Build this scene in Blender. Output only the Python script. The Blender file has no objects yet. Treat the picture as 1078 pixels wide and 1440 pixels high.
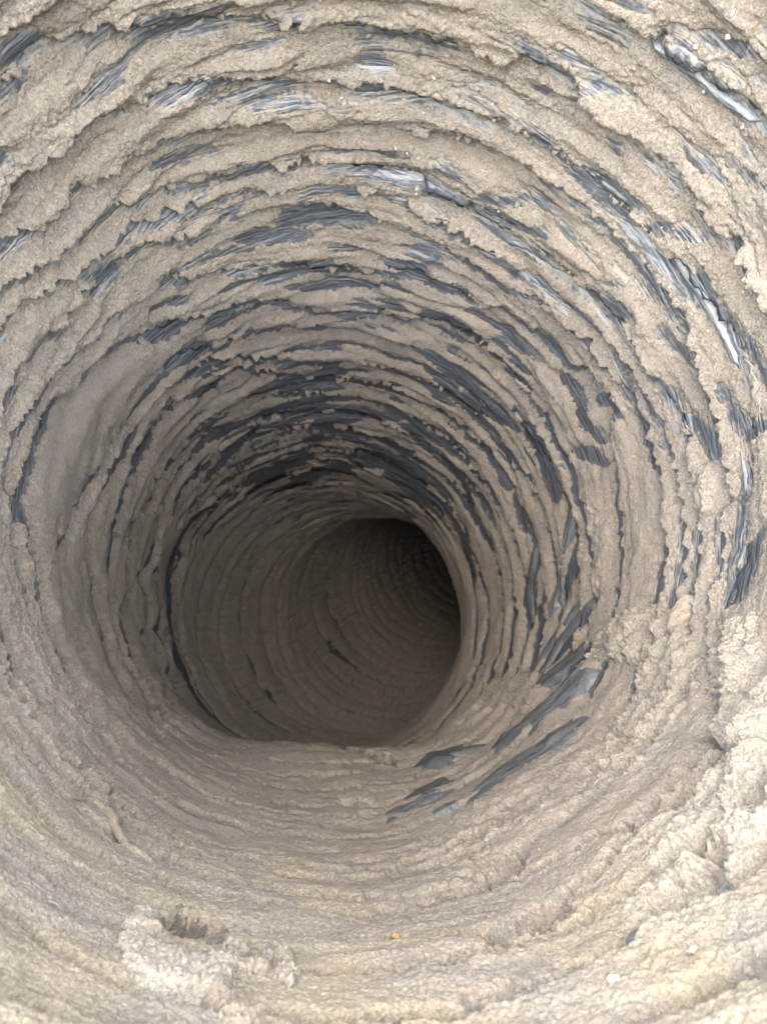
import bpy, math, random
import numpy as np
from mathutils import Matrix, Vector

# ------------------------------------------------------------------ camera, sky, sun, exposure
SC = 0.1                       # metres per duct radius
PITCH = math.radians(40)       # the duct runs down and away under the lens
scn = bpy.context.scene
COL = scn.collection
cp, sp = math.cos(PITCH), math.sin(PITCH)
ORG = np.array([0.0, 0.0, 0.6])


def to_world(p):
    """duct frame (x right, y up, z along the duct; unit = radius) -> world metres"""
    p = np.asarray(p, float)
    x, y, z = p[..., 0], p[..., 1], p[..., 2]
    return np.stack([x * SC, (z * cp + y * sp) * SC, (-z * sp + y * cp) * SC], -1) + ORG


F_PX, CX, CY = 1100.0, 539.0, 720.0
cam_d = bpy.data.cameras.new('camera')
cam = bpy.data.objects.new('camera', cam_d)
COL.objects.link(cam)
cam.location = ORG
cam.rotation_euler = (math.pi / 2 - PITCH, 0, 0)
cam_d.sensor_fit = 'VERTICAL'
cam_d.sensor_height = 36.0
cam_d.lens = 36.0 * F_PX / 1440.0
cam_d.clip_start = 0.004
cam_d.clip_end = 50
cam_d.dof.use_dof = True
cam_d.dof.focus_distance = 0.21
cam_d.dof.aperture_fstop = 40.0
scn.camera = cam

world = bpy.data.worlds.new('World')
scn.world = world
world.use_nodes = True
wn = world.node_tree
bg = wn.nodes['Background']
sky = wn.nodes.new('ShaderNodeTexSky')
sky.sky_type = 'NISHITA'
sky.sun_disc = False
SUN_EL, SUN_AZ = math.radians(56), math.radians(190)     # azimuth clockwise from +Y
sky.sun_elevation = SUN_EL
sky.sun_rotation = SUN_AZ
sky.dust_density = 3.0
wn.links.new(sky.outputs[0], bg.inputs[0])
bg.inputs[1].default_value = 0.115
sun_d = bpy.data.lights.new('sun', 'SUN')
sun_d.energy = 1.8
sun_d.angle = math.radians(130)
sun_d.color = (1.0, 0.93, 0.75)
sun = bpy.data.objects.new('sun', sun_d)
COL.objects.link(sun)
to_sun = Vector((math.sin(SUN_AZ) * math.cos(SUN_EL), math.cos(SUN_AZ) * math.cos(SUN_EL), math.sin(SUN_EL)))
sun.rotation_euler = to_sun.to_track_quat('Z', 'Y').to_euler()
sun.location = ORG + np.array(to_sun) * 2
scn.view_settings.view_transform = 'Standard'
scn.view_settings.look = 'None'
scn.view_settings.exposure = 4.08
scn.view_settings.gamma = 1.0
scn.cycles.max_bounces = 14
scn.cycles.diffuse_bounces = 10

rng = np.random.default_rng(7)
random.seed(7)
TAU = 2 * math.pi

# ------------------------------------------------------------------ periodic noise on the unrolled wall
_G = {}


def pn(th, t, a, seed, sx=1.0):
    """gradient noise about -1..1 on the unrolled wall; a = cell size in radii, sx stretches it round the duct"""
    nx = max(3, int(round(TAU / (a * sx))))
    key = (nx, seed)
    if key not in _G:
        r = np.random.default_rng(seed * 131 + nx)
        ang = r.random((1024, nx)) * TAU
        _G[key] = (np.cos(ang).astype(np.float32), np.sin(ang).astype(np.float32))
    gx, gy = _G[key]
    x = (th / TAU * nx).astype(np.float32)
    y = (t / a).astype(np.float32)
    xi = np.floor(x).astype(np.int64)
    yi = np.floor(y).astype(np.int64)
    fx, fy = x - xi, y - yi
    u = fx * fx * fx * (fx * (fx * 6 - 15) + 10)
    v = fy * fy * fy * (fy * (fy * 6 - 15) + 10)
    x0, x1 = xi % nx, (xi + 1) % nx
    y0, y1 = yi % 1024, (yi + 1) % 1024
    n00 = gx[y0, x0] * fx + gy[y0, x0] * fy
    n10 = gx[y0, x1] * (fx - 1) + gy[y0, x1] * fy
    n01 = gx[y1, x0] * fx + gy[y1, x0] * (fy - 1)
    n11 = gx[y1, x1] * (fx - 1) + gy[y1, x1] * (fy - 1)
    return 1.5 * ((n00 * (1 - u) + n10 * u) * (1 - v) + (n01 * (1 - u) + n11 * u) * v)


def fbm(th, t, a, seed, octv=3, gain=0.5, sx=1.0):
    s, amp = 0, 1.0
    for i in range(octv):
        s = s + amp * pn(th, t, a / 2 ** i, seed + i * 17, sx)
        amp *= gain
    return s


def sstep(a, b, x):
    x = np.clip((x - a) / (b - a), 0, 1)
    return x * x * (3 - 2 * x)


# ------------------------------------------------------------------ centreline of the duct
A1, B1 = -0.0893, -0.2147
A0, B0 = -0.1 - A1 * 1.9, 0.035 - B1 * 1.9
TB = 5.2
ctrl = [(A0 + A1 * z, B0 + B1 * z, z) for z in (4.0, 4.6, 5.2)] + \
       [(-.335, -.87, 6.2), (-.06, -.99, 7.3), (.22, -.93, 8.6), (.66, -.80, 9.9), (1.35, -.62, 12.0), (2.4, -.45, 14.0), (4.0, -.3, 15.7), (6.2, -.2, 16.8), (8.8, -.1, 17.3)]
ctrl = np.array(ctrl)


def catmull(P, n=60):
    out = []
    for i in range(1, len(P) - 2):
        for k in range(n):
            x = k / n
            p0, p1, p2, p3 = P[i - 1], P[i], P[i + 1], P[i + 2]
            out.append(.5 * ((2 * p1) + (-p0 + p2) * x + (2 * p0 - 5 * p1 + 4 * p2 - p3) * x * x + (-p0 + 3 * p1 - 3 * p2 + p3) * x ** 3))
    return np.array(out)


far = catmull(ctrl)
i0 = int(np.argmin(np.abs(far[:, 2] - TB)))
far = far[i0:]
arc = np.concatenate([[0], np.cumsum(np.linalg.norm(np.diff(far, axis=0), axis=1))])
near_t = np.linspace(0.2, TB, 200)[:-1]
CT = np.concatenate([near_t, TB + arc])
CP = np.concatenate([np.stack([A0 + A1 * near_t, B0 + B1 * near_t, near_t], -1), far])
T_END = float(CT[-1])
tan = np.gradient(CP, axis=0)
tan /= np.linalg.norm(tan, axis=1)[:, None]
w = sstep(TB, TB + 2.2, CT)[:, None]
N_ = (1 - w) * np.array([0, 0, 1.0]) + w * tan
N_ /= np.linalg.norm(N_, axis=1)[:, None]
U_ = np.cross(np.array([0, 1.0, 0]), N_)
U_ /= np.linalg.norm(U_, axis=1)[:, None]
V_ = np.cross(N_, U_)


def itp(tab, t):
    return np.stack([np.interp(t, CT, tab[:, i]) for i in range(3)], -1)


def surf(th, t, r):
    """point of the wall: angle, run along the duct, radius"""
    c, u, v = itp(CP, t), itp(U_, t), itp(V_, t)
    return c + (r * np.cos(th))[..., None] * u + (r * np.sin(th))[..., None] * v


def px2wall(x, y, R=0.96):
    """where the sight line through a photo pixel meets the near wall -> (angle, run)"""
    X, Y = (x - CX) / F_PX, -(y - CY) / F_PX
    dx, dy = X - A1, Y - B1
    a = dx * dx + dy * dy
    b = -2 * (dx * A0 + dy * B0)
    c = A0 * A0 + B0 * B0 - R * R
    t = (-b + math.sqrt(b * b - 4 * a * c)) / (2 * a)
    return math.atan2(Y * t - B0 - B1 * t, X * t - A0 - A1 * t), t


# ------------------------------------------------------------------ the ledges (pleats) traced on the wall
TR = {
 'F1': [(0,1275),(30,1310),(75,1365),(110,1380),(150,1400),(200,1425),(868,1368),(900,1345),(920,1330)],
 'F2': [(25,1210),(55,1240),(95,1265),(125,1300),(140,1310),(905,55),(960,100),(1010,140),(1078,180)],
 'R0': [(0,125),(40,100),(80,60),(130,48),(220,45),(330,30),(420,42),(520,50),(600,62),(680,80),(760,90),(690,1335),(740,1312),(790,1290)],
 'R1': [(40,225),(95,190),(140,165),(200,150),(215,130),(260,122),(320,117),(400,127),(445,122),(500,125),(560,135),(620,150),(660,165),(760,195),(830,245),(870,290),(925,350),(955,385),(985,425),(1020,470),(1040,515),(1050,640),(1030,740),(1010,840),(955,1145),(980,1115),(5,1095),(35,1118),(55,1150),(60,1160)],
 'R2': [(0,335),(40,325),(75,300),(100,265),(150,240),(190,220),(230,200),(290,187),(340,177),(400,187),(450,190),(500,180),(545,190),(640,205),(720,222),(800,250),(840,280),(880,320),(930,370),(520,1280),(600,1270),(630,1270),(700,1240),(735,1220)],
 'R3': [(0,395),(40,378),(75,345),(113,320),(165,290),(220,280),(290,262),(330,252),(385,240),(430,235),(500,250),(560,255),(620,285),(660,300),(705,325)],
 'R4': [(0,463),(15,440),(70,400),(130,360),(160,335),(200,308),(235,293),(290,285),(340,270)],
 'R5': [(0,537),(15,530),(35,487),(80,455),(93,440),(112,405),(160,370),(210,340),(420,285),(480,275),(515,300),(560,318),(600,325),(640,335),(670,355)],
 'R6': [(0,611),(25,600),(45,565),(65,530),(90,500),(130,475),(160,440),(190,420),(215,405),(280,385),(360,375),(480,385),(600,395),(640,410),(665,430),(718,440),(780,490),(840,535)],
 'R7': [(65,930),(45,900),(28,865),(8,815),(5,785),(12,755),(15,715),(30,660),(45,620),(75,570),(140,500),(170,485),(250,450),(345,420),(405,430),(430,440),(500,443),(550,447),(620,455),(675,485)],
 'R8': [(102,910),(85,870),(70,845),(62,820),(70,775),(92,730),(112,690),(140,640),(165,608),(200,555),(228,520),(300,485),(400,465),(500,465)],
 'R9': [(155,930),(145,910),(140,870),(127,830),(122,790),(115,760),(120,720),(160,640),(200,580),(235,540),(300,500),(450,505)],
 'R10': [(193,965),(165,905),(150,830),(150,780),(155,720),(187,650),(245,565),(340,515),(450,535)],
 'R11': [(178,820),(182,760),(182,730),(205,712),(222,665),(255,640),(285,600),(340,565),(450,558)],
 'R12': [(220,940),(205,920),(208,860),(212,780),(215,750),(450,580)],
 'R13': [(245,970),(230,920),(220,850),(235,740),(450,600)],
 'C': [(340,1030),(300,1000),(275,970),(240,890),(240,850),(250,800),(265,735),(330,690),(450,640)],
}
BASE = [(0.95, None), (1.10, None), (1.25, 'F1'), (1.46, 'F2'), (1.68, 'R0'), (1.87, 'R1'), (2.02, 'R2'), (2.17, 'R3'),
        (2.25, 'R4'), (2.36, 'R5'), (2.68, 'R6'), (2.95, 'R7'), (3.12, 'R8'), (3.40, 'R9'), (3.62, 'R10'), (3.87, 'R11'), (4.10, 'R12'),
        (4.36, 'R13'), (4.76, 'C')]
b = 5.03
while b < T_END - 0.4:
    BASE.append((b, None))
    b += (0.29 if b < 6 else 0.33) + 0.05 * math.sin(b * 5.3)
NR = len(BASE)
NTH = 1440
THG = np.linspace(0, TAU, NTH, endpoint=False)
LNS = np.zeros((NR, NTH))
for k, (bs, nm) in enumerate(BASE):
    fall = 1 - sstep(4.6, 6.0, bs)
    base = math.log(bs) + fall * (-0.065 + .04 * np.cos(THG) + .062 * np.sin(THG)) + (1 - fall) * 0.012 * np.sin(2 * THG + k)
    if nm:
        num = np.zeros(NTH)
        den = np.full(NTH, 0.05)
        for (x, y) in TR[nm]:
            a, t = px2wall(x, y)
            dv = math.log(t) - np.interp(a % TAU, np.append(THG, TAU), np.append(base, base[0]))
            d = np.angle(np.exp(1j * (THG - a)))
            wgt = np.exp(-(d / 0.07) ** 2) + 0.03 * np.exp(-(d / 0.30) ** 2)
            num += wgt * dv
            den += wgt
        base = base + num / den
    LNS[k] = base
for k in range(1, NR):
    LNS[k] = np.maximum(LNS[k], LNS[k - 1] + np.log1p(0.045 if BASE[k][0] < 5 else 0.012))


def lns(k, th):
    x = (th % TAU) / TAU * NTH
    i = np.floor(x).astype(int) % NTH
    f = x - np.floor(x)
    base = LNS[k][i] * (1 - f) + LNS[k][(i + 1) % NTH] * f
    kk = np.full_like(th, k * 1.37)
    n = 0.42 * pn(th, kk, 0.16, 301) + 0.45 * pn(th, kk + 5, 0.07, 302)
    st = pn(th, kk + 9, 0.035, 303)
    n = n + 0.35 * np.round(st * 2.2) / 2.2 + 0.40 * st + 0.32 * pn(th, kk + 13, 0.014, 304)
    return base + n * 0.0125 * (0.5 if BASE[k][0] > 5 else 1)


def floorness(th):
    """1 on the lint-filled bottom of the duct, 0 on its sides and top"""
    d = np.abs(np.angle(np.exp(1j * (th + math.radians(92)))))
    return 1 - sstep(math.radians(30), math.radians(66), d)


def saw_amp(th, t):
    """depth of a pleat round the duct"""
    return 0.028 + 0.004 * sstep(0.1, 0.9, np.sin(th)) + 0.012 * sstep(5.0, 6.0, t)


def film_r(th, t, v):
    """radius of the plastic liner; v = 0..1 through one pleat"""
    s = 1.006 - saw_amp(th, t) * v ** 1.3 - 0.008 * np.sin(v * math.pi)
    topw = sstep(-0.2, 0.9, np.sin(th))
    s = s + 0.012 * fbm(th + t * 0.5, t, 0.11, 41, 3, .5, 5.0) * (0.5 + 0.7 * topw)
    s = s + 0.010 * pn(th - t * 0.7, t, 0.045, 47, 7.0) * (0.3 + topw) * (1 - sstep(5, 6, t))
    return s + 0.02 * pn(th, t, 0.6, 43)


# ------------------------------------------------------------------ bare places, lumps (strokes on the wall)
BARE = [
 ([(0,105),(40,80),(66,62)],46),([(0,160),(20,142),(50,115)],22),([(190,45),(250,33),(330,16)],24),([(170,62),(230,64),(300,52),(350,42)],30),
 ([(0,240),(18,220)],20),([(110,190),(140,177),(190,160)],11),([(215,141),(270,130),(330,125),(360,127),(420,135),(500,134)],17),
 ([(440,45),(500,45),(545,60),(600,65),(640,72)],18),([(500,106),(520,98),(545,118)],20),([(500,132),(560,142),(620,154),(660,167)],20),
 ([(620,170),(650,178),(700,182),(718,195)],12),([(180,236),(200,228),(240,207),(280,197),(330,190),(360,187)],10),([(100,268),(115,262)],9),
 ([(360,190),(400,191)],8),([(480,195),(560,205),(590,216)],14),([(455,231),(510,229),(570,235)],11),([(430,245),(500,253),(560,259),(590,268)],15),
 ([(300,263),(330,256)],8),([(580,262),(620,285),(660,301),(700,326)],22),([(600,240),(620,245),(645,255)],10),
 ([(670,285),(710,286),(740,287),(780,306)],15),([(680,300),(720,315),(770,330)],13),([(718,193),(760,212),(800,236)],13),([(820,242),(858,262),(850,278)],14),
 ([(845,285),(880,315),(910,346)],15),([(905,318),(940,330),(980,346)],17),([(395,330),(440,316),(530,328)],34),([(425,284),(480,284),(505,300)],15),
 ([(335,350),(380,345),(440,348)],16),([(115,400),(160,375),(215,345)],14),([(230,396),(280,376),(330,362),(360,361)],7),
 ([(385,374),(440,377),(500,384)],8),([(540,376),(580,383),(600,395)],15),([(585,401),(640,416),(665,436)],15),([(425,413),(480,410),(530,413)],9),
 ([(360,438),(405,431)],9),([(410,441),(470,446),(550,448)],8),([(590,446),(620,453),(650,471),(672,483)],14),([(215,441),(240,430),(265,425)],9),
 ([(310,441),(345,429),(380,433)],9),([(150,461),(175,448)],13),([(100,522),(115,502),(135,491)],8),([(110,560),(130,522),(165,499)],12),([(165,499),(200,486),(250,451)],8),
 ([(40,700),(55,640),(75,590),(87,566)],19),([(30,732),(36,690)],17),([(235,515),(270,498),(298,486)],9),([(255,575),(290,555),(315,536),(340,520)],10),
 ([(190,650),(210,620),(225,600),(245,568)],11),([(310,661),(330,640),(350,620),(368,604)],9),([(330,580),(360,556),(440,541)],7),
 ([(445,531),(485,530)],13),([(360,556),(400,546),(430,537)],9),([(395,556),(480,551)],6),([(360,591),(410,577),(455,575)],11),([(440,598),(490,594),(505,596)],8),
 ([(470,580),(530,590),(575,596)],7),([(590,520),(640,560),(700,602)],9),([(560,490),(600,506),(650,546),(690,581),(720,611)],12),
 ([(680,580),(702,592)],18),([(675,625),(690,652),(712,692)],9),([(340,1032),(300,1002),(262,947),(243,872),(246,800),(262,750)],9),
 ([(370,672),(410,655),(440,645)],12),([(400,690),(450,668),(500,660)],13),([(500,640),(560,655),(600,682)],12),([(480,618),(530,622),(580,640)],8),([(540,668),(590,692),(620,722)],13),
 ([(425,625),(470,622)],8),([(345,700),(375,678),(400,668)],9),([(610,640),(640,672),(660,712)],9),([(560,610),(600,628)],7),([(632,730),(655,780),(664,830)],8),
 ([(735,598),(755,640),(776,705)],22),([(755,497),(785,516)],10),([(775,535),(800,560),(812,600),(836,626)],13),([(825,570),(845,576),(858,592)],15),
 ([(815,535),(845,560),(860,592)],6),([(800,635),(825,645),(840,656)],14),([(870,545),(880,580),(897,607)],8),([(914,537),(937,562),(952,598)],12),
 ([(950,590),(975,615),(994,650)],23),([(803,408),(850,430),(886,452)],20),([(880,390),(900,412),(916,430)],14),([(852,400),(880,396)],10),([(920,470),(945,500),(966,521)],16),
 ([(945,372),(970,402),(1000,450),(1030,512)],30),([(1020,455),(1055,520),(1078,560)],16),([(1000,550),(1020,590),(1040,640)],18),([(1035,605),(1064,600)],26),
 ([(1035,650),(1025,720),(1012,790),(1006,838)],15),([(1018,840),(1032,800),(1052,745)],26),([(915,850),(919,820)],9),
 ([(790,700),(803,760),(788,820),(772,872)],11),([(748,760),(742,820),(739,880)],10),([(718,700),(735,750)],8),([(765,930),(800,880),(832,842)],16),([(760,958),(800,930),(832,905)],20),
 ([(905,60),(960,97),(1010,142),(1062,182)],22),([(920,50),(960,66),(1010,82),(1062,104)],15),([(770,5),(820,20),(850,30)],14),
 ([(1005,166),(1050,192),(1078,212)],17),([(1050,122),(1078,142)],15),([(1000,232),(1040,265),(1078,282)],12),([(810,125),(850,127),(880,147)],19),
 ([(740,132),(780,142),(830,157)],12),([(850,207),(868,226)],16),([(1015,322),(1040,352)],8),([(955,1145),(985,1110),(1010,1060),(1035,1015)],10),
 ([(1010,1202),(1000,1240),(940,1290)],9),([(1000,1386),(1078,1346)],9),([(1060,1140),(1078,1120)],15),
 ([(415,42),(430,20),(450,0)],4),([(405,116),(425,90),(450,70)],3),([(690,1336),(740,1314),(790,1292)],5),([(630,1270),(700,1240),(735,1220)],4),
([(480,1098),(560,1100)],0.1),
]
LUMP = [([(1062,930),(1062,1050),(1045,1150)],120,1.0),([(935,920),(905,1000),(860,1080)],105,1.0),([(890,880),(900,905)],70,.9),([(960,690),(955,830)],100,.55),
        ([(820,1110),(700,1160),(640,1215)],95,.6),([(1000,1180),(930,1290)],130,.6),([(745,968),(690,985),(640,1020)],46,.55),([(20,850),(60,960),(160,1000)],80,.45),
        ([(820,720),(830,820),(800,880)],50,.5),([(1040,380),(1060,420)],50,.5),([(900,480),(880,560)],60,.5),([(80,1010),(250,1030)],50,.35)]


def strokes(raw):
    out = []
    for s in raw:
        pts = [px2wall(*p) for p in s[0]]
        a = np.unwrap([p[0] for p in pts])
        q = np.log([p[1] for p in pts])
        mid = s[0][len(s[0]) // 2]
        m = px2wall(*mid)
        r = F_PX / m[1]                                  # photo pixels per radius at that depth
        cxv, cyv = CX + F_PX * A1, CY - F_PX * B1
        g = math.hypot(mid[0] - cxv, mid[1] - cyv) / r       # photo pixels per unit of ln(run), over r
        out.append((a, q, g, s[1] * 0.5 / r) + tuple(s[2:]))
    return out


BARE_S, LUMP_S = strokes(BARE), strokes(LUMP)


def sdist(th, q, st, reach):
    """distance (in radii) from wall points to one stroke; inf outside its reach"""
    a, qq, g = st[0], st[1], st[2]
    d2 = np.full(th.shape, 1e9)
    ac = (a.min() + a.max()) / 2
    rel = np.angle(np.exp(1j * (th - ac)))
    sel = (np.abs(rel) < (a.max() - a.min()) / 2 + reach) & (q > qq.min() - reach / g) & (q < qq.max() + reach / g)
    if not sel.any():
        return None, None
    x, y = rel[sel], q[sel] * g
    px, py = a - ac, qq * g
    best = np.full(x.shape, 1e9)
    tt = np.zeros(x.shape)
    for i in range(len(px) - 1):
        ex, ey = px[i + 1] - px[i], py[i + 1] - py[i]
        L = ex * ex + ey * ey + 1e-12
        s = np.clip(((x - px[i]) * ex + (y - py[i]) * ey) / L, 0, 1)
        d = np.hypot(x - px[i] - s * ex, y - py[i] - s * ey)
        m = d < best
        best[m] = d[m]
        tt[m] = ((i + s) / (len(px) - 1))[m]
    return sel, (best, tt)


def bare_field(th, t):
    """negative inside a bare place, positive outside, about -1..+3 in units of the stroke's half width"""
    q = np.log(t)
    f = np.full(th.shape, 3.0)
    for st in BARE_S:
        hw = st[3]
        sel, r = sdist(th, q, st, hw * 2 + 0.03)
        if sel is None:
            continue
        d, tt = r
        taper = 0.35 + 0.65 * np.sqrt(np.clip(4 * tt * (1 - tt), 0, 1))
        val = (d - hw * 1.10 * taper) / max(0.014, 0.55 * hw)
        f[sel] = np.minimum(f[sel], val)
    return f


def lump_field(th, t):
    q = np.log(t)
    f = np.zeros(th.shape)
    for st in LUMP_S:
        hw = st[3]
        sel, r = sdist(th, q, st, hw * 1.6)
        if sel is None:
            continue
        f[sel] = np.maximum(f[sel], st[4] * (1 - sstep(hw * 0.35, hw * 1.45, r[0])))
    return f


PIT = px2wall(268, 1312)
CREST_T = 3.9


def dust_h(th, t, v, k, t0):
    """thickness of the dust over the liner, lump and stain fields"""
    fl = floorness(th)
    nearw = 1 - sstep(4.9, 5.5, t)
    top = sstep(0.1, 0.95, np.sin(th)) * (1 - fl)
    left = sstep(0.2, 0.9, -np.cos(th)) * (1 - fl)
    base = 0.013 + 0.010 * left - 0.002 * top
    prof = 0.45 + 0.55 * sstep(0.0, 0.9, v)
    h = base * prof
    # the floor: lint fills the pleats and rises to a crest before the duct drops away
    saw = saw_amp(th, t) * v ** 1.3 + 0.008 * np.sin(v * math.pi)
    fill = fl * nearw * (1 - sstep(CREST_T + .12, CREST_T + .35, t))
    h = h + fill * (0.055 - 0.95 * saw)
    dfl = np.angle(np.exp(1j * (th + math.radians(93))))
    drop_t = CREST_T + .10 + .05 * pn(th, t, .08, 91) + .02 * pn(th, t, .025, 92)
    behind = sstep(0, .16, t - drop_t)
    crest = np.exp(-(np.minimum(t - CREST_T, 0) / 0.95) ** 2) * np.exp(-(dfl / math.radians(34)) ** 2) * (1 - behind)
    h = h + 0.165 * crest
    big = fbm(th, t, 0.22, 11, 2)
    mid = fbm(th, t, 0.085, 12, 2, .6)
    h = h + big * 0.007 + mid * 0.0036 * (1 - .3 * fill)
    L = lump_field(th, t) * nearw
    fine = 1 - sstep(3.0, 5.5, t)
    r1 = 1 - 2 * np.abs(pn(th, t, 0.034, 13))
    r2 = 1 - 2 * np.abs(pn(th, t, 0.017, 14))
    h = h + (0.0014 * r1 + 0.0016 * r2 * fine) * (1 + fill * np.clip(1.6 * pn(th, t, .33, 96) - .35, -.75, .8)) + 0.0018 * pn(th, t, 0.010, 15) * fine
    b1 = np.abs(pn(th, t, 0.17, 16))
    b2 = np.abs(pn(th, t, 0.055, 17))
    b3 = np.abs(pn(th, t, 0.024, 18))
    h = h + L * (0.026 * b1 + 0.017 * b2 + 0.013 * b3 + 0.007 * np.abs(pn(th, t, .011, 19)) - 0.004)
    h = h + left * nearw * (0.0035 * pn(th, t, 0.030, 38) + 0.0030 * (1 - 2 * np.abs(pn(th, t, 0.018, 39))))
    # crater beside the lint clump
    dp = np.hypot(np.angle(np.exp(1j * (th - PIT[0]))), (t - PIT[1]) * 0.9)
    h = h - 0.085 * np.exp(-(dp / (0.052 * (1 + .35 * mid))) ** 4)
    # cover
    e = bare_field(th, t)
    n1 = fbm(th, t, 0.045, 21, 3, .62)
    n2 = pn(th, t, 0.013, 24)
    e = e + 0.55 * n1 + 0.55 * n2 * sstep(-1.2, 1.6, e) * 0.9
    # bare beginnings of the pleats where little settles: overhead and on the right
    bias = 0.45 * sstep(0.3, 0.95, np.sin(th + 0.25)) * (1 - fl)
    deep = sstep(3.4, 4.6, t) * (1 - sstep(5.2, 5.8, t)) * sstep(0.35, 0.9, np.sin(th - .05))
    n3 = fbm(th + 0.35 * t, t, 0.07, 26, 3, .6, 4.0)
    patch = pn(th, t, 0.35, 27)
    # the next plate starts a crack's width beyond what the torn lip in front of it covers
    gv = 1.0 + 0.44 * np.sin(th)
    drop = saw_amp(th, t) * (1 - fill) + 0.016 + 0.012 * left
    c0 = (1 - .75 * left) * 0.006 + 0.018 * np.clip(patch + .1, 0, 1) * (1 - fill) * (1 - .6 * left) + 0.03 * bias * np.clip(patch, 0, 1)
    d0 = np.minimum(drop * t / gv * (0.73 + .05 * left), 0.6 * (t - t0 + 1e-3) / np.maximum(v, .02)) * (1 - 0.55 * fill) * np.clip(0.86 + 0.40 * pn(th, t, 0.22, 37), .6, 1.02) + c0 * (1 - .6 * fill)
    start = ((t - t0) - d0) / 0.026 + 0.18 * n3 + 0.22 * n1 + 0.3 * n2
    start = start + 1.2 * fill * (0.4 + fbm(th, t, 0.09, 29, 2)) + 4 * (1 - nearw)
    e2 = 0.9 + 1.6 * n3 + 0.5 * patch - 0.62 * deep * (1 - 0.2 * v) - 0.55 * bias * (1 - v) + 0.3 * n2 + 2 * (1 - sstep(.0, .4, bias + deep)) + 3 * fill
    thin = np.minimum(e, np.minimum(start, e2))
    # dust thins out softly towards bare film and the back of each plate; only the torn lips stay thick
    feather = 0.12 + 0.88 * sstep(0.0, 2.6, np.minimum(np.minimum(e * 1.3, e2 * 1.6), start))
    stip = 0.0042 * (1 - feather) * fine * (1 - 2 * np.abs(pn(th, t, 0.016, 35)) + .6 * pn(th, t, 0.009, 36))
    h = h * feather + stip + .003 * left * (1 - feather) * pn(th, t, 0.022, 40)
    cover = sstep(-0.15, 0.22, thin)
    h = cover * h - (1 - cover) * 0.010
    pale = np.clip(L * (0.35 + 1.2 * (b1 + b2)), 0, 1)
    warm = fill * sstep(-0.1, 0.55, fbm(th, t, 0.30, 31, 3) + 0.9 * (1.55 - t))
    return h, pale, warm, thin


# ------------------------------------------------------------------ materials
def new_mat(name):
    m = bpy.data.materials.new(name)
    m.use_nodes = True
    nt = m.node_tree
    return m, nt, nt.nodes['Principled BSDF']


def nd(nt, typ, **kw):
    n = nt.nodes.new(typ)
    for k_, v_ in kw.items():
        setattr(n, k_, v_)
    return n


def noise(nt, vec, scale, detail=3, rough=.55, dist=0):
    n = nd(nt, 'ShaderNodeTexNoise')
    n.inputs['Scale'].default_value = scale
    n.inputs['Detail'].default_value = detail
    n.inputs['Roughness'].default_value = rough
    n.inputs['Distortion'].default_value = dist
    nt.links.new(vec, n.inputs['Vector'])
    return n.outputs['Fac']


def ramp(nt, fac, stops):
    r = nd(nt, 'ShaderNodeValToRGB')
    el = r.color_ramp.elements
    while len(el) < len(stops):
        el.new(0.5)
    for e_, (p_, c_) in zip(el, stops):
        e_.position = p_
        e_.color = tuple(c_) + (1,) if len(c_) == 3 else c_
    nt.links.new(fac, r.inputs[0])
    return r.outputs[0]


def mixc(nt, fac, a_, b_, mode='MIX'):
    m = nd(nt, 'ShaderNodeMix', data_type='RGBA', blend_type=mode)
    for inp, val in ((m.inputs[0], fac), (m.inputs[6], a_), (m.inputs[7], b_)):
        if hasattr(val, 'links') or hasattr(val, 'is_linked'):
            nt.links.new(val, inp)
        elif isinstance(val, tuple):
            inp.default_value = tuple(val) + (1,) if len(val) == 3 else val
        else:
            inp.default_value = val
    return m.outputs[2]


def mathn(nt, op, a_, b_=None):
    m = nd(nt, 'ShaderNodeMath', operation=op)
    for inp, val in zip(m.inputs, (a_, b_)):
        if val is None:
            continue
        if hasattr(val, 'is_linked'):
            nt.links.new(val, inp)
        else:
            inp.default_value = val
    return m.outputs[0]


def bump(nt, height, strength, dist, normal=None):
    b_ = nd(nt, 'ShaderNodeBump')
    b_.inputs['Strength'].default_value = strength
    b_.inputs['Distance'].default_value = dist
    nt.links.new(height, b_.inputs['Height'])
    if normal is not None:
        nt.links.new(normal, b_.inputs['Normal'])
    return b_.outputs[0]


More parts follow.
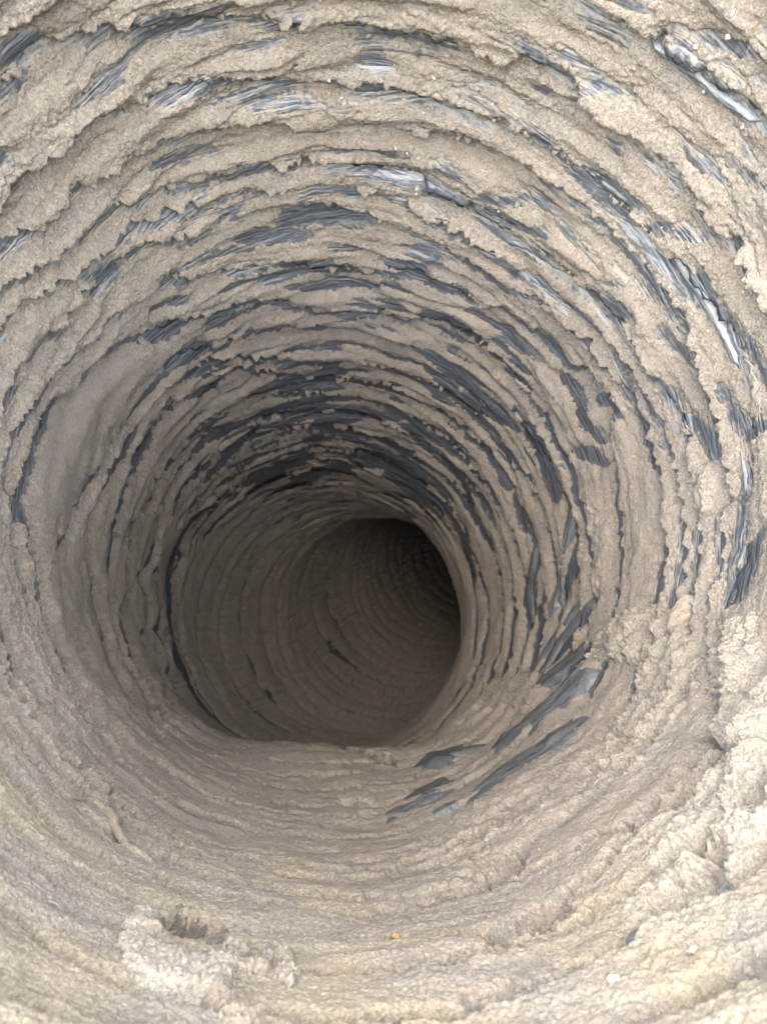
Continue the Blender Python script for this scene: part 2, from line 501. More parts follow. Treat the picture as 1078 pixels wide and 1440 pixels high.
def dust_material(name, base, light, dark, yellow, palec, fuzz=1.0):
    m, nt, p = new_mat(name)
    vec = nd(nt, 'ShaderNodeTexCoord').outputs['Object']
    big = noise(nt, vec, 45, 3)
    med = noise(nt, vec, 260, 4, .6)
    fin = noise(nt, vec, 1300, 3, .65, .6)
    c = ramp(nt, big, [(.3, base), (.72, light)])
    c = mixc(nt, ramp(nt, med, [(.46, (0, 0, 0)), (.72, (.75, .75, .75))]), c, dark)
    g0 = sum(base) / 3
    c = mixc(nt, ramp(nt, noise(nt, vec, 70, 3, .6, .5), [(.5, (0, 0, 0)), (.72, (.55, .55, .55))]), c, (g0 * 1.02, g0, g0 * .94))
    at = nd(nt, 'ShaderNodeAttribute', attribute_name='warm')
    c = mixc(nt, mathn(nt, 'MULTIPLY', at.outputs['Fac'], .75), c, yellow)
    at2 = nd(nt, 'ShaderNodeAttribute', attribute_name='pale')
    c = mixc(nt, mathn(nt, 'MULTIPLY', at2.outputs['Fac'], .85), c, palec)
    vary = ramp(nt, noise(nt, vec, 32, 2), [(.35, (.5, .5, .5)), (.65, (1, 1, 1))])
    c = mixc(nt, mathn(nt, 'MULTIPLY', vary, ramp(nt, fin, [(.36, (.6, .6, .6)), (.54, (0, 0, 0))])), c, tuple(x * .45 for x in dark))
    c = mixc(nt, ramp(nt, fin, [(.54, (0, 0, 0)), (.72, (.6, .6, .6))]), c, palec)
    nt.links.new(c, p.inputs['Base Color'])
    p.inputs['Roughness'].default_value = 1.0
    p.inputs['Specular IOR Level'].default_value = 0.08
    p.inputs['Sheen Weight'].default_value = 0.12
    p.inputs['Sheen Roughness'].default_value = 0.6
    hgt = noise(nt, vec, 1500, 3, .7, 1.2)
    n_ = bump(nt, hgt, 1.0 * fuzz, .0011)
    hg2 = noise(nt, vec, 520, 2, .6, .8)
    n_ = bump(nt, hg2, .45 * fuzz, .0016, n_)
    nt.links.new(n_, p.inputs['Normal'])
    return m


M_DUST = dust_material('dust', (0.145, 0.125, 0.103), (0.172, 0.149, 0.125), (0.114, 0.094, 0.076), (0.178, 0.149, 0.100), (0.198, 0.178, 0.152))
M_CLUMP = dust_material('pale_lint', (0.173, 0.154, 0.127), (0.198, 0.178, 0.149), (0.142, 0.122, 0.098), (0.178, 0.152, 0.106), (0.224, 0.205, 0.175), 1.0)
M_BROWN = dust_material('brown_dust', (0.132, 0.109, 0.083), (0.158, 0.132, 0.102), (0.099, 0.081, 0.061), (0.158, 0.129, 0.083), (0.185, 0.162, 0.132), .8)


def film_material(name, base, hazec, haze_amt, rough=.32, haze_attr=False):
    m, nt, p = new_mat(name)
    tc = nd(nt, 'ShaderNodeTexCoord')
    vec = tc.outputs['Object']
    uv = tc.outputs['UV']
    mp = nd(nt, 'ShaderNodeMapping')
    mp.inputs['Scale'].default_value = (1.0, 8.0, 1.0)
    nt.links.new(uv, mp.inputs[0])
    stre = noise(nt, mp.outputs[0], 5.0, 5, .6, .4)
    spk = noise(nt, vec, 900, 3, .65)
    patch_ = noise(nt, vec, 80, 3)
    if haze_attr:
        da = nd(nt, 'ShaderNodeAttribute', attribute_name='dusting').outputs['Fac']
        spk = mathn(nt, 'ADD', spk, mathn(nt, 'MULTIPLY', mathn(nt, 'SUBTRACT', da, .5), .34))
    f = mathn(nt, 'MULTIPLY', ramp(nt, spk, [(.50, (0, 0, 0)), (.62, (1, 1, 1))]), ramp(nt, patch_, [(.30, (.25, .25, .25)), (.60, (1, 1, 1))]))
    f = mathn(nt, 'MULTIPLY', f, haze_amt)
    film = ramp(nt, stre, [(.35, base), (.75, tuple(x * 2.0 for x in base))])
    c = mixc(nt, f, film, hazec)
    nt.links.new(c, p.inputs['Base Color'])
    rr = mathn(nt, 'ADD', mathn(nt, 'MULTIPLY', f, .6), rough)
    nt.links.new(rr, p.inputs['Roughness'])
    p.inputs['Specular IOR Level'].default_value = .5
    mp2 = nd(nt, 'ShaderNodeMapping')
    mp2.inputs['Scale'].default_value = (1.0, 6.0, 1.0)
    mp2.inputs['Rotation'].default_value = (0, 0, .06)
    nt.links.new(uv, mp2.inputs[0])
    fold = mathn(nt, 'ABSOLUTE', mathn(nt, 'SUBTRACT', noise(nt, mp2.outputs[0], 3.2, 3, .55, .6), .5))
    fold = ramp(nt, fold, [(0, (0, 0, 0)), (.10, (1, 1, 1))])
    n_ = bump(nt, stre, .35, .004)
    n_ = bump(nt, fold, .35, .0012, n_)
    n_ = bump(nt, spk, .25 if haze_attr else .12, .0006, n_)
    nt.links.new(n_, p.inputs['Normal'])
    return m


M_FILM = film_material('dark_plastic_film', (.030, .034, .041), (.135, .117, .095), .88, .36, True)
M_STRIP = film_material('grey_plastic_film', (.040, .045, .052), (.135, .117, .095), .42, .44)

# ------------------------------------------------------------------ mesh helpers
def grid_mesh(name, P, mat, closed_u=False, keep=None, attrs=None, uv=None, smooth=True, flip=False):
    """P: rows x cols x 3 in world metres -> one mesh"""
    nr, nc = P.shape[:2]
    idx = np.arange(nr * nc).reshape(nr, nc)
    if closed_u:
        a_, b_ = idx[:-1], np.roll(idx, -1, 1)[:-1]
        c_, d_ = np.roll(idx, -1, 1)[1:], idx[1:]
    else:
        a_, b_, c_, d_ = idx[:-1, :-1], idx[:-1, 1:], idx[1:, 1:], idx[1:, :-1]
    Q = np.stack([a_, b_, c_, d_], -1).reshape(-1, 4)
    if keep is not None:
        kv = keep.reshape(-1)
        Q = Q[kv[Q].any(1)]
    used = np.unique(Q)
    remap = np.full(nr * nc, -1)
    remap[used] = np.arange(len(used))
    Q = remap[Q]
    if flip:
        Q = Q[:, ::-1]
    V = P.reshape(-1, 3)[used]
    me = bpy.data.meshes.new(name)
    me.vertices.add(len(V))
    me.vertices.foreach_set('co', V.astype(np.float32).ravel())
    me.loops.add(Q.size)
    me.loops.foreach_set('vertex_index', Q.astype(np.int32).ravel())
    me.polygons.add(len(Q))
    me.polygons.foreach_set('loop_start', np.arange(0, Q.size, 4, dtype=np.int32))
    me.polygons.foreach_set('use_smooth', np.full(len(Q), smooth))
    for an, av in (attrs or {}).items():
        at = me.attributes.new(an, 'FLOAT', 'POINT')
        at.data.foreach_set('value', av.reshape(-1)[used].astype(np.float32))
    me.update(calc_edges=True)
    if uv is not None:
        ul = me.uv_layers.new(name='unrolled')
        ul.data.foreach_set('uv', uv.reshape(-1, 2)[used][Q.ravel()].astype(np.float32).ravel())
    me.materials.append(mat)
    return me


def link(name, me, parent=None, **props):
    o = bpy.data.objects.new(name, me)
    COL.objects.link(o)
    if parent is not None:
        o.parent = parent
        o.matrix_parent_inverse = Matrix.Translation(-parent.location)
    for k_, v_ in props.items():
        o[k_] = v_
    return o


# ------------------------------------------------------------------ the duct
duct = bpy.data.objects.new('flexible_duct', None)
COL.objects.link(duct)
duct.location = Vector(to_world((A0 + A1 * .8, B0 + B1 * .8 - 1.0, .8)))
duct['label'] = 'ribbed flexible air duct of dark plastic, its inside caked with grey beige dust'
duct['category'] = 'air duct'

# liner: every pleat of the film in one sheet, with a step from pleat to pleat
rows_t, rows_v, rows_0 = [], [], []
NF = 660
thf = np.linspace(0, TAU, NF, endpoint=False)
for k in range(NR - 1):
    n = 15 if BASE[k][0] < 3 else (11 if BASE[k][0] < 5 else 5)
    la, lb = lns(k, thf), lns(k + 1, thf)
    for v in np.linspace(0, 1, n):
        rows_t.append(np.exp(la * (1 - v) + lb * v) - (0.004 if v == 1 else 0))
        rows_v.append(np.full(NF, v))
        rows_0.append(np.exp(la))
Tf, Vf = np.array(rows_t), np.array(rows_v)
THf = np.broadcast_to(thf, Tf.shape)
Pf = to_world(surf(THf, Tf, film_r(THf, Tf, Vf)))
uvf = np.stack([THf, Tf], -1)
thin_f = dust_h(THf, Tf, Vf, 0, np.array(rows_0))[3]
dusting = (0.12 + 0.80 * sstep(-1.2, 0.1, thin_f)) * (1 - .65 * sstep(2.1, 3.0, Tf))
liner = link('plastic_liner', grid_mesh('plastic_liner', Pf, M_FILM, True, uv=uvf, attrs={'dusting': dusting}), duct)
# outside skin and far end so that no light leaks in
ts = np.concatenate([[.88], np.linspace(.89, T_END - .3, 90)])
tho = np.linspace(0, TAU, 96, endpoint=False)
TO, THO = np.meshgrid(ts, tho, indexing='ij')
RO = np.where(TO < .885, 1.0, 1.10 + 0.03 * np.sin(TO * 22))
RO[-1] = 0.0
Po = to_world(surf(THO, TO, RO))
link('outer_jacket', grid_mesh('outer_jacket', Po, M_FILM, True, uv=np.stack([THO, TO], -1)), duct)


def theta_samples(tm, n):
    """angles of one ring, denser where the ring is in view"""
    th = np.linspace(0, TAU, 720, endpoint=False)
    p = surf(th, np.full(720, tm), np.full(720, .96))
    X = CX + F_PX * p[:, 0] / p[:, 2]
    Y = CY - F_PX * p[:, 1] / p[:, 2]
    inside = (X > -90) & (X < 1168) & (Y > -90) & (Y < 1530)
    wgt = np.where(inside, 1.0, 0.28)
    wgt = np.convolve(np.concatenate([wgt[-15:], wgt, wgt[:15]]), np.ones(31) / 31, 'valid')
    cum = np.concatenate([[0], np.cumsum(wgt)])
    n_eff = max(200, int(n * cum[-1] / 720))
    return np.interp(np.linspace(0, cum[-1], n_eff, endpoint=False), cum, np.append(th, TAU))


n_quads = 0
for k in range(NR - 1):
    tm = 0.5 * (BASE[k][0] + BASE[k + 1][0])
    if tm < 5.2:
        n_th = int(np.clip(3950 / tm, 760, 1950))
        px = F_PX * 1.35 * 0.71 * (math.log(BASE[k + 1][0]) - math.log(BASE[k][0])) / tm * 1.0
        n_v = int(np.clip(px / 1.02, 20, 95))
    else:
        n_th, n_v = (620, 15) if tm < 9 else (300, 8)
    th1 = theta_samples(tm, n_th)
    la, lb = lns(k, th1), lns(k + 1, th1)
    vs = np.concatenate([[-0.05], np.linspace(0, 1, n_v)])
    T = np.exp(la[None] * (1 - vs[:, None]) + lb[None] * vs[:, None])
    TH = np.broadcast_to(th1, T.shape)
    V = np.broadcast_to(np.clip(vs, 0, 1)[:, None], T.shape)
    H, PA, WA, _ = dust_h(TH, T, V, k, np.broadcast_to(np.exp(la), T.shape))
    RF = film_r(TH, T, V)
    H = H.copy()
    H[0] = np.minimum(H[0], 0.0) - 0.015
    # torn lip: overhangs the next pleat a little, then drops behind it
    hl = H[-1]
    lipn = 0.010 + 0.006 * pn(th1, np.full_like(th1, k * 2.1), 0.03, 71)
    lt = [T[-1] + lipn * .8, T[-1] + lipn, T[-1] + lipn * .6]
    lh = [np.where(hl > 0, hl * .86, hl), np.where(hl > 0, hl * .45, hl), np.full_like(hl, -0.035)]
    T = np.concatenate([T, np.array(lt)])
    H = np.concatenate([H, np.array(lh)])
    TH = np.broadcast_to(th1, T.shape)
    RF = np.concatenate([RF, np.repeat(RF[-1:], 3, 0)])
    PA = np.concatenate([PA, np.repeat(PA[-1:], 3, 0)])
    WA = np.concatenate([WA, np.repeat(WA[-1:], 3, 0)])
    P = to_world(surf(TH, T, RF - H))
    me = grid_mesh('dust_ridge', P, M_DUST, True, keep=H > -0.010, attrs={'pale': PA, 'warm': WA})
    n_quads += len(me.polygons)
    link('dust_ridge', me, duct)


# ------------------------------------------------------------------ helpers for what lies on the wall
def pleat_at(th, t):
    """pleat index and v of wall points"""
    L = np.stack([lns(k, th) for k in range(NR)], 0)
    q = np.log(t)
    k = np.clip((L <= q[None]).sum(0) - 1, 0, NR - 2)
    ar = np.arange(len(q))
    return k, np.clip((q - L[k, ar]) / (L[k + 1, ar] - L[k, ar]), 0, 1), np.exp(L[k, ar])


def wall_radius(th, t):
    """radius of the dusty surface at wall points (flat arrays)"""
    k, v, t0 = pleat_at(th, t)
    h = dust_h(th, t, v, 0, t0)[0]
    return film_r(th, t, v) - np.maximum(h, 0)


def wall_radius_s(th, t, d=.05):
    """the same surface with its crumbs and pleats averaged away"""
    o = np.linspace(-d, d, 5)
    oa, ot = (g_.ravel() for g_ in np.meshgrid(o, o * 1.6))
    r_ = wall_radius((th[None] + oa[:, None]).ravel(), (t[None] + ot[:, None]).ravel())
    return r_.reshape(len(oa), -1).mean(0)


def on_wall(x, y, smooth=False):
    """angle, run and radius where the sight line through a photo pixel meets the dusty wall"""
    R_ = 0.95
    fn = wall_radius_s if smooth else wall_radius
    for _ in range(4):
        a, t = px2wall(x, y, R_)
        R_ = .5 * R_ + .5 * float(fn(np.array([a]), np.array([t]))[0])
    return a, t, R_


def unrolled(px):
    """photo polyline -> angles and ln(run) scaled so both axes measure radii, and that scale"""
    pts = [on_wall(*p, True) for p in px]
    a = np.unwrap([p[0] for p in pts])
    q = np.log([p[1] for p in pts])
    mid = px[len(px) // 2]
    m = pts[len(px) // 2]
    r = F_PX / m[1]
    g = math.hypot(mid[0] - (CX + F_PX * A1), mid[1] - (CY - F_PX * B1)) / r
    return a, q * g, g, r


def resample(x, y, n):
    d = np.concatenate([[0], np.cumsum(np.hypot(np.diff(x), np.diff(y)))])
    s_ = np.linspace(0, d[-1], n)
    # light smoothing of the corners
    xs, ys = np.interp(s_, d, x), np.interp(s_, d, y)
    for _ in range(6):
        xs[1:-1] = (xs[:-2] + 2 * xs[1:-1] + xs[2:]) / 4
        ys[1:-1] = (ys[:-2] + 2 * ys[1:-1] + ys[2:]) / 4
    return xs, ys, d[-1]


def film_strip(px, wpx, lift=1.0, seed=0):
    """a fold of the plastic film standing out of the dust: a domed, creased ribbon with tapering ends"""
    a, y, g, r = unrolled(px)
    n, mcr = 46, 13
    xs, ys, L = resample(a, y, n)
    tx, ty = np.gradient(xs), np.gradient(ys)
    ln = np.hypot(tx, ty) + 1e-9
    nx, ny = -ty / ln, tx / ln
    s_ = np.linspace(0, 1, n)
    w_ = wpx * .5 / r * (0.12 + 0.88 * np.sqrt(np.clip(4 * s_ * (1 - s_), 0, 1)))
    rs = np.random.default_rng(500 + seed)
    w_ = w_ * (1 + .13 * np.interp(s_, np.linspace(0, 1, 9), rs.normal(0, 1, 9)))
    c_ = np.linspace(-1, 1, mcr)
    skew = rs.uniform(-.35, .35)
    X = xs[:, None] + nx[:, None] * w_[:, None] * c_[None]
    Y = ys[:, None] + ny[:, None] * w_[:, None] * c_[None]
    T_ = np.exp(Y / g)
    R0 = wall_radius_s(xs, np.exp(ys / g))
    R0 = np.convolve(np.concatenate([np.full(6, R0[0]), R0, np.full(6, R0[-1])]), np.ones(13) / 13, 'valid')
    cc = np.clip(np.abs(c_ - skew) / (1 + abs(skew)), 0, 1)
    dome = (1 - cc ** 1.6)[None] * (0.55 + .45 * np.sin(s_ * math.pi))[:, None]
    crease = 0.16 * np.sin(c_ * rs.uniform(5, 9) + rs.uniform(0, 6) + s_[:, None] * rs.uniform(-5, 5))
    hh = (w_[:, None] * 0.85 * lift) * (dome + crease * dome) + (0.010 if lift > .5 or px[0][1] > 1300 else 0.003) - 0.022 * (np.abs(c_)[None] > .97) - 0.02 * np.clip(1 - 12 * np.minimum(s_, 1 - s_), 0, 1)[:, None]
    P = to_world(surf(X, T_, R0[:, None] - hh))
    me = grid_mesh('film_strip', P, M_STRIP, uv=np.stack([np.broadcast_to((s_ * L * 1.6 + seed)[:, None], X.shape), w_[:, None] * c_[None] * 1.0], -1))
    return link('film_strip', me, duct)


STRIPS = [
 ([(562,1100),(600,1077),(640,1060),(690,1046)],30),([(536,1164),(575,1136),(612,1116),(655,1102)],24),([(606,1150),(630,1138),(652,1126)],14),
 ([(648,1138),(700,1100),(740,1073),(790,1040),(834,998)],34),([(684,1068),(740,1028),(790,988),(832,930)],38),([(590,1114),(612,1105),(632,1096)],14),
 ([(668,1122),(712,1088),(765,1052)],10),([(715,1054),(765,1014),(810,975)],12),([(735,990),(775,957),(820,908)],16),
 ([(752,960),(785,905),(815,868),(834,838)],16),([(738,958),(775,905),(800,870),(822,835)],13),([(786,856),(788,800),(802,740),(804,690)],13),
 ([(770,882),(778,850),(792,805)],10),([(750,966),(785,942),(830,900)],20),([(748,884),(745,830),(752,765)],9),
 ([(935,352),(962,390),(990,430),(1015,475),(1036,526)],9),([(905,60),(955,94),(1005,136),(1064,182)],9),
 ([(1035,655),(1026,720),(1014,790),(1004,842)],8),([(1030,610),(1040,650),(1042,700)],9),([(884,1338),(906,1320),(932,1302)],22),
]
for i, (px, wd) in enumerate(STRIPS):
    film_strip(px, wd, (.62 if px[0][1] < 1300 else .3) if px[0][1] > 820 else .4, i)

# ------------------------------------------------------------------ lint fibres felted into the dust
def fibres(n):
    r_ = np.random.default_rng(77)
    th = r_.random(n * 5) * TAU
    t = np.exp(r_.uniform(math.log(1.02), math.log(4.2), n * 5))
    dens = (0.06 + 0.45 * floorness(th) * (0.35 + np.clip(2.2 * pn(th, t, .3, 95), 0, 1.5)) + 0.9 * lump_field(th, t)) + 0.35 * sstep(.2, .9, np.cos(th + .5))
    p = surf(th, t, np.full(th.shape, .95))
    X, Y = CX + F_PX * p[:, 0] / p[:, 2], CY - F_PX * p[:, 1] / p[:, 2]
    near_view = (X > -150) & (X < 1230) & (Y > -150) & (Y < 1590)
    bare_ = bare_field(th, t) > .5
    ok = (r_.random(n * 5) < dens) & near_view & bare_
    th, t = th[ok][:n], t[ok][:n]
    n = len(th)
    Rw = wall_radius(th, t)
    L = r_.uniform(.005, .022, n) * r_.choice([1, 1, 1, 2.2], n)
    a0 = r_.random(n) * TAU
    curl = r_.normal(0, 2.2, n)
    ns, sd = 6, 3
    rad = r_.uniform(.0004, .0008, n)
    x, y = np.zeros(n), np.zeros(n)
    path = []
    lift = r_.uniform(.2, 1.0, n)
    for i in range(ns):
        s_ = i / (ns - 1)
        path.append((th + x, t + y, Rw - (0.0015 + .006 * lift * math.sin(math.pi * s_))))
        a_ = a0 + curl * s_
        x = x + np.cos(a_) * L / ns
        y = y + np.sin(a_) * L / ns
    C_ = np.stack([surf(*q) for q in path], 0)               # ns x n x 3
    d_ = np.gradient(C_, axis=0)
    d_ /= np.linalg.norm(d_, axis=-1, keepdims=True) + 1e-12
    e1 = np.cross(d_, np.array([.3, .8, .52]))
    e1 /= np.linalg.norm(e1, axis=-1, keepdims=True) + 1e-12
    e2 = np.cross(d_, e1)
    tp = (0.45 + .55 * np.sin(np.linspace(0.15, math.pi - .15, ns)))[:, None, None]
    rings = []
    for j in range(sd):
        an = TAU * j / sd
        rings.append(C_ + (e1 * math.cos(an) + e2 * math.sin(an)) * rad[None, :, None] * tp)
    V = to_world(np.stack(rings, 2))                          # ns x n x sd x 3
    V = V.transpose(1, 0, 2, 3).reshape(-1, 3)
    base_ = np.arange(n)[:, None, None] * ns * sd
    ii, jj = np.meshgrid(np.arange(ns - 1), np.arange(sd), indexing='ij')
    q = np.stack([ii * sd + jj, ii * sd + (jj + 1) % sd, (ii + 1) * sd + (jj + 1) % sd, (ii + 1) * sd + jj], -1).reshape(1, -1, 4)
    Q = (base_ + q).reshape(-1, 4)
    me = bpy.data.meshes.new('lint_fibres')
    me.vertices.add(len(V))
    me.vertices.foreach_set('co', V.astype(np.float32).ravel())
    me.loops.add(Q.size)
    me.loops.foreach_set('vertex_index', Q.astype(np.int32).ravel())
    me.polygons.add(len(Q))
    me.polygons.foreach_set('loop_start', np.arange(0, Q.size, 4, dtype=np.int32))
    me.polygons.foreach_set('use_smooth', np.full(len(Q), True))
    me.update(calc_edges=True)
    me.materials.append(M_FIBRE)
    return link('lint_fibres', me, duct, kind='stuff')


M_FIBRE, nt, p = new_mat('pale_fibre')
nt.links.new(ramp(nt, noise(nt, nd(nt, 'ShaderNodeTexCoord').outputs['Object'], 120, 2), [(.3, (.145, .125, .10)), (.7, (.21, .187, .155))]), p.inputs['Base Color'])
p.inputs['Roughness'].default_value = 1.0
p.inputs['Specular IOR Level'].default_value = .1
fibres(3800)

# ------------------------------------------------------------------ loose things lying in the duct
def tagged(o, label, cat, group=None):
    o['label'], o['category'] = label, cat
    if group:
        o['group'] = group
    return o


def centred(o):
    """move a mesh's origin to the middle of its underside on the wall"""
    me = o.data
    co = np.empty(len(me.vertices) * 3, np.float32)
    me.vertices.foreach_get('co', co)
    co = co.reshape(-1, 3)
    c = co.mean(0)
    me.vertices.foreach_set('co', (co - c).ravel())
    o.location = Vector(c.tolist())
    me.update()
    return o


def clump(name, px, wpx, hgt, mat, seed, rough=1.0, res=130):
    """a lump of lint grown on the wall along a stroke, with a crumbly surface"""
    a, y, g, r = unrolled(px)
    hw = wpx * .5 / r
    m_ = hw * 1.5
    gx = np.linspace(a.min() - m_, a.max() + m_, res)
    gy = np.linspace(y.min() - m_, y.max() + m_, res)
    X, Y = np.meshgrid(gx, gy, indexing='xy')
    best = np.full(X.shape, 1e9)
    for i in range(len(a) - 1):
        ex, ey = a[i + 1] - a[i], y[i + 1] - y[i]
        s_ = np.clip(((X - a[i]) * ex + (Y - y[i]) * ey) / (ex * ex + ey * ey + 1e-12), 0, 1)
        best = np.minimum(best, np.hypot(X - a[i] - s_ * ex, Y - y[i] - s_ * ey))
    T_ = np.exp(Y / g)
    e = best / hw + 0.42 * fbm(X, T_, .06, 600 + seed, 3, .6) + .2 * pn(X, T_, .014, 605 + seed)
    prof = np.sqrt(np.clip(1 - e ** 2, 0, 1))
    b1 = np.abs(pn(X, T_, .06, 610 + seed))
    b2 = np.abs(pn(X, T_, .028, 611 + seed))
    b3 = np.abs(pn(X, T_, .014, 612 + seed))
    hh = hgt * .60 * prof * (0.7 + rough * (0.45 * b1 + .30 * b2)) + rough * (.007 * b3 + .005 * np.abs(pn(X, T_, .008, 613 + seed))) * prof
    rw = wall_radius(X.ravel()[::1], T_.ravel()).reshape(X.shape)
    for _ in range(14):
        rw = (rw + np.roll(rw, 1, 0) + np.roll(rw, -1, 0) + np.roll(rw, 1, 1) + np.roll(rw, -1, 1)) / 5
    P = to_world(surf(X, T_, rw - hh + 0.012 * (prof <= 0.02)))
    o = link(name, grid_mesh(name, P, mat, keep=prof > 0.02), None)
    return centred(o)


M_WLINT = dust_material('whitish_lint', (0.198, 0.180, 0.150), (0.228, 0.208, 0.177), (0.152, 0.132, 0.106), (0.191, 0.165, 0.119), (0.257, 0.238, 0.208), 1.0)
tagged(clump('lint_clump', [(200,1296),(188,1330),(212,1362),(255,1386),(300,1380),(318,1356)], 54, .019, M_WLINT, 1),
       'crescent shaped whitish lint clump around a dark hollow on the duct floor', 'lint clump')
tagged(clump('lint_flake', [(330,1352),(362,1366),(398,1356),(404,1384)], 34, .022, dust_material('grey_lint', (0.152, 0.132, 0.106), (0.178, 0.156, 0.129), (0.112, 0.094, 0.075), (0.172, 0.145, 0.099), (0.224, 0.205, 0.175), 1.0), 2, 1.3),
       'curled greyish lint flake with an upturned edge right of the crescent clump', 'lint flake')
tagged(clump('lint_flake', [(305,1405),(325,1425),(350,1432)], 40, .018, M_BROWN, 9, 1.2),
       'brown crumbly lint flake at the bottom below the crescent clump', 'lint flake')
M_DIRT_SHADE = dust_material('grey_brown_dirt_shade', (.062, .052, .041), (.080, .068, .054), (.045, .038, .030), (.07, .055, .038), (.105, .092, .075), .9)  # dark tone paints in the hollow's shade along with its greyish dirt
tagged(clump('dirt_shade_patch', [(240,1300),(262,1312),(300,1328)], 34, .004, M_DIRT_SHADE, 14, .6, 90),
       'dark grey brown patch of dirt and painted shade in the hollow of the crescent clump', 'dirt and shade patch')
tagged(clump('lint_flake', [(484,1128),(508,1122),(525,1136),(512,1150)], 20, .014, M_CLUMP, 3, 1.3, 80),
       'small curled lint flake lying beside the grey film strips on the floor', 'lint flake')
tagged(clump('lint_clump', [(868,902),(892,886),(914,905)], 62, .045, M_CLUMP, 4),
       'round fluffy lint clump just below left of the smooth dusty pebble', 'lint clump')
tagged(clump('lint_clump', [(940,918),(950,950),(925,985),(905,1020)], 72, .05, M_CLUMP, 5),
       'long crumbly lint clump sloping down below the smooth dusty pebble', 'lint clump')
tagged(clump('lint_clump', [(1034,890),(1022,920),(1032,960)], 50, .04, M_CLUMP, 6),
       'upright pale lint clump under the bare grey film at the right wall', 'lint clump')
tagged(clump('lint_clump', [(1074,1015),(1072,1075),(1062,1125)], 60, .035, M_CLUMP, 7),
       'whitest lint clump, cut by the right edge of the picture', 'lint clump')
tagged(clump('lint_clump', [(700,968),(735,962),(752,985)], 44, .035, M_DUST, 8),
       'beige lint clump on the floor crest above the bare grey film strips', 'lint clump')


def blob(name, x, y, sx, sy, sz, mat, seed, sub=3, rough=.12, sink=.25, rot=0.0):
    """an irregular rounded solid resting on the wall; sizes in radii"""
    import bmesh
    bm = bmesh.new()
    bmesh.ops.create_icosphere(bm, subdivisions=sub, radius=1)
    r_ = random.Random(seed)
    ph = [(Vector((r_.uniform(-1, 1), r_.uniform(-1, 1), r_.uniform(-1, 1))) * f_, r_.uniform(0, 6), am) for f_, am in ((2, 1), (3, .7), (5, .5), (9, .35), (15, .25))]
    for v_ in bm.verts:
        d_ = v_.co.normalized()
        v_.co = d_ * (1 + rough * sum(math.sin(d_.dot(f_) * 2 + p_) * am for f_, p_, am in ph))
    a, t, R_ = on_wall(x, y)
    c = surf(np.array([a]), np.array([t]), np.array([R_]))[0]
    ea = np.array([-math.sin(a), math.cos(a), 0])
    er = -np.array([math.cos(a), math.sin(a), 0])
    et = np.array([A1, B1, 1.0])
    e1 = ea * math.cos(rot) + et * math.sin(rot)
    e2 = -ea * math.sin(rot) + et * math.cos(rot)
    o0 = to_world(c + er * sz * (1 - 2 * sink))
    for v_ in bm.verts:
        q = c + er * sz * (1 - 2 * sink) + e1 * v_.co.x * sx + e2 * v_.co.y * sy + er * v_.co.z * sz
        v_.co = Vector((to_world(q) - o0).tolist())
    me = bpy.data.meshes.new(name)
    bm.to_mesh(me)
    bm.free()
    for f_ in me.polygons:
        f_.use_smooth = True
    me.materials.append(mat)
    o = link(name, me)
    o.location = Vector(o0.tolist())
    return o


def simple(name, col, rough=.6):
    m, nt, p = new_mat(name)
    n_ = noise(nt, nd(nt, 'ShaderNodeTexCoord').outputs['Object'], 700, 3)
    nt.links.new(ramp(nt, n_, [(.3, tuple(c * .75 for c in col)), (.7, col)]), p.inputs['Base Color'])
    p.inputs['Roughness'].default_value = rough
    nt.links.new(bump(nt, n_, .3, .0005), p.inputs['Normal'])
    return m


M_WHITE = simple('white_crumb', (.24, .236, .222), .5)
M_ORANGE = simple('rusty_crumb', (.20, .10, .035))
M_DARKC = simple('dark_brown_crumb', (.06, .036, .025))
M_PEB = dust_material('pebble_dust', (0.142, 0.120, 0.091), (0.165, 0.142, 0.111), (0.109, 0.090, 0.063), (0.165, 0.132, 0.092), (0.191, 0.170, 0.139), .6)
tagged(blob('pebble', 962, 868, .062, .036, .036, M_PEB, 5, 5, .09, .5, -.5), 'smooth rounded pebble coated in tan dust, lodged on the right wall', 'pebble')
tagged(blob('crumb', 556, 1319, .0085, .006, .006, M_ORANGE, 8, 3, .2), 'single rusty orange crumb on the dusty duct floor', 'crumb')
tagged(blob('crumb', 405, 1217, .010, .0042, .005, M_DARKC, 9, 3, .2, .05, .3), 'single thin dark brown crumb on the dusty duct floor', 'crumb')
tagged(blob('white_flake', 463, 1282, .0052, .0068, .003, M_WHITE, 10, 3, .15), 'small white flake alone in the middle of the duct floor', 'flake')
tagged(blob('white_flake', 862, 1378, .0085, .0075, .005, M_WHITE, 11, 3, .15), 'largest white flake, beside a dark crack at the lower right', 'flake')
tagged(blob('white_flake', 974, 1338, .009, .006, .005, M_CLUMP, 12, 3, .2), 'cream flake of dried lint right of the largest white flake', 'flake')
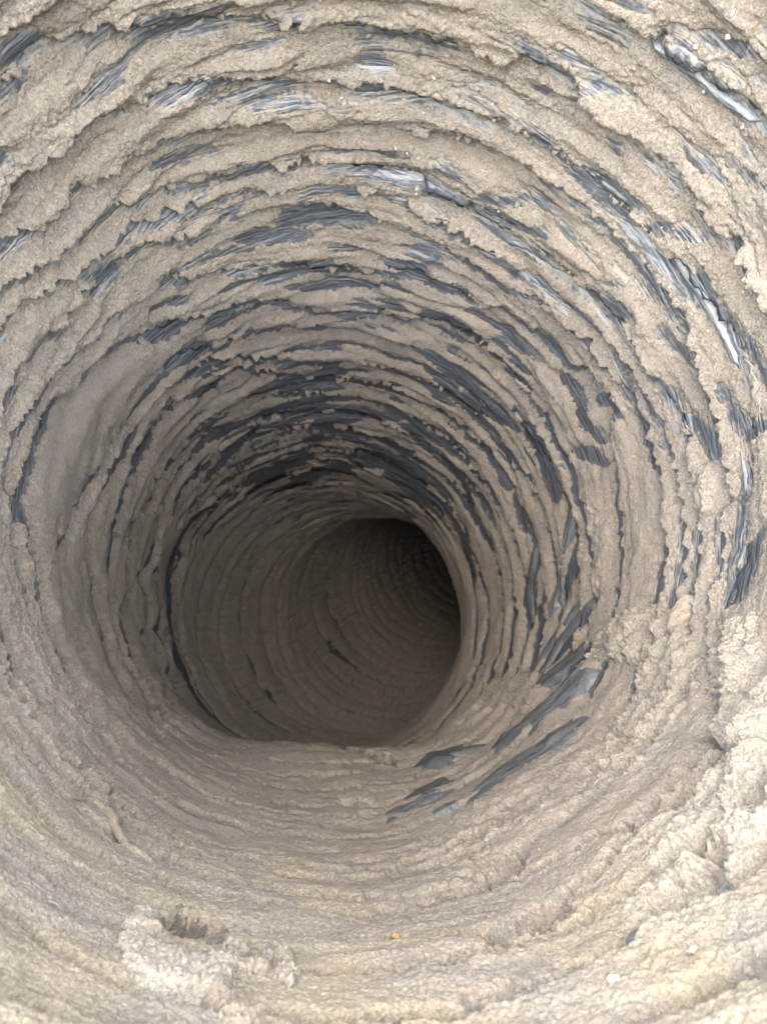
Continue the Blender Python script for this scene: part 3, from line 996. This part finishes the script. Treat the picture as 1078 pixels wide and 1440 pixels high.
SP = [(408,355,5),(463,113,6),(412,130,5),(480,137,6),(505,124,4),(568,140,5),(595,158,4),(610,110,6),(692,146,6),(556,208,6),(572,215,5),(588,222,4),(585,266,4),(585,273,5),
      (648,303,4),(700,298,4),(808,121,7),(978,66,10),(988,130,8),(1020,55,10),(1030,18,9),(997,80,6),(873,155,6),(898,413,5),(995,465,5),(974,435,4),(930,320,4),(968,347,5),
      (712,1053,5),(945,322,4),(652,1332,4),(770,1050,4),(1042,180,6)]
for i, (x, y, d) in enumerate(SP):
    a, t, R_ = on_wall(x, y)
    s_ = d * .5 * t / F_PX
    tagged(blob('white_speck', x, y, s_ * random.uniform(.6, 1.1), s_ * random.uniform(.5, .9), s_ * .5, M_WHITE, 40 + i, 2, .28, .2, random.uniform(0, 3)), 'tiny white speck stuck to the dusty inside of the duct', 'speck', 'white specks on the duct wall')


def strand(px, rpx):
    a, y, g, r = unrolled(px)
    n, sd = 40, 8
    xs, ys, _ = resample(a, y, n)
    T_ = np.exp(ys / g)
    R_ = np.minimum(wall_radius(xs, T_), wall_radius_s(xs, T_, .02))
    R_ = np.minimum(R_, np.minimum(np.roll(R_, 2), np.roll(R_, -2)))
    R_ = np.convolve(np.concatenate([np.full(5, R_[0]), R_, np.full(5, R_[-1])]), np.ones(11) / 11, 'valid')
    s_ = np.linspace(0, 1, n)
    rad = rpx / r * (.35 + .65 * np.sin(np.clip(s_ * 1.02 + .12, 0, 1) ** .7 * math.pi * .75 + .1))
    rad = rad * 1.1 * np.sqrt(np.clip(np.minimum(s_ / .22, (1 - s_) / .10), 0.003, 1)) * (1 + .15 * np.sin(s_ * 37) * np.sin(s_ * 23))
    C_ = surf(xs, T_, R_ - rad * .25)
    d_ = np.gradient(C_, axis=0)
    d_ /= np.linalg.norm(d_, axis=1)[:, None]
    er = -np.stack([np.cos(xs), np.sin(xs), 0 * xs], -1)
    e1 = np.cross(d_, er)
    P = np.stack([C_ + (e1 * math.cos(TAU * j / sd) + er * math.sin(TAU * j / sd)) * rad[:, None] for j in range(sd)], 1)
    return centred(link('dust_strand', grid_mesh('dust_strand', to_world(P), M_BROWN, True)))


tagged(strand([(96,1128),(122,1131),(146,1150),(166,1182),(186,1206),(211,1224)], 6.5), 'thin curved brownish strand lying along the lower left of the duct floor', 'strand')
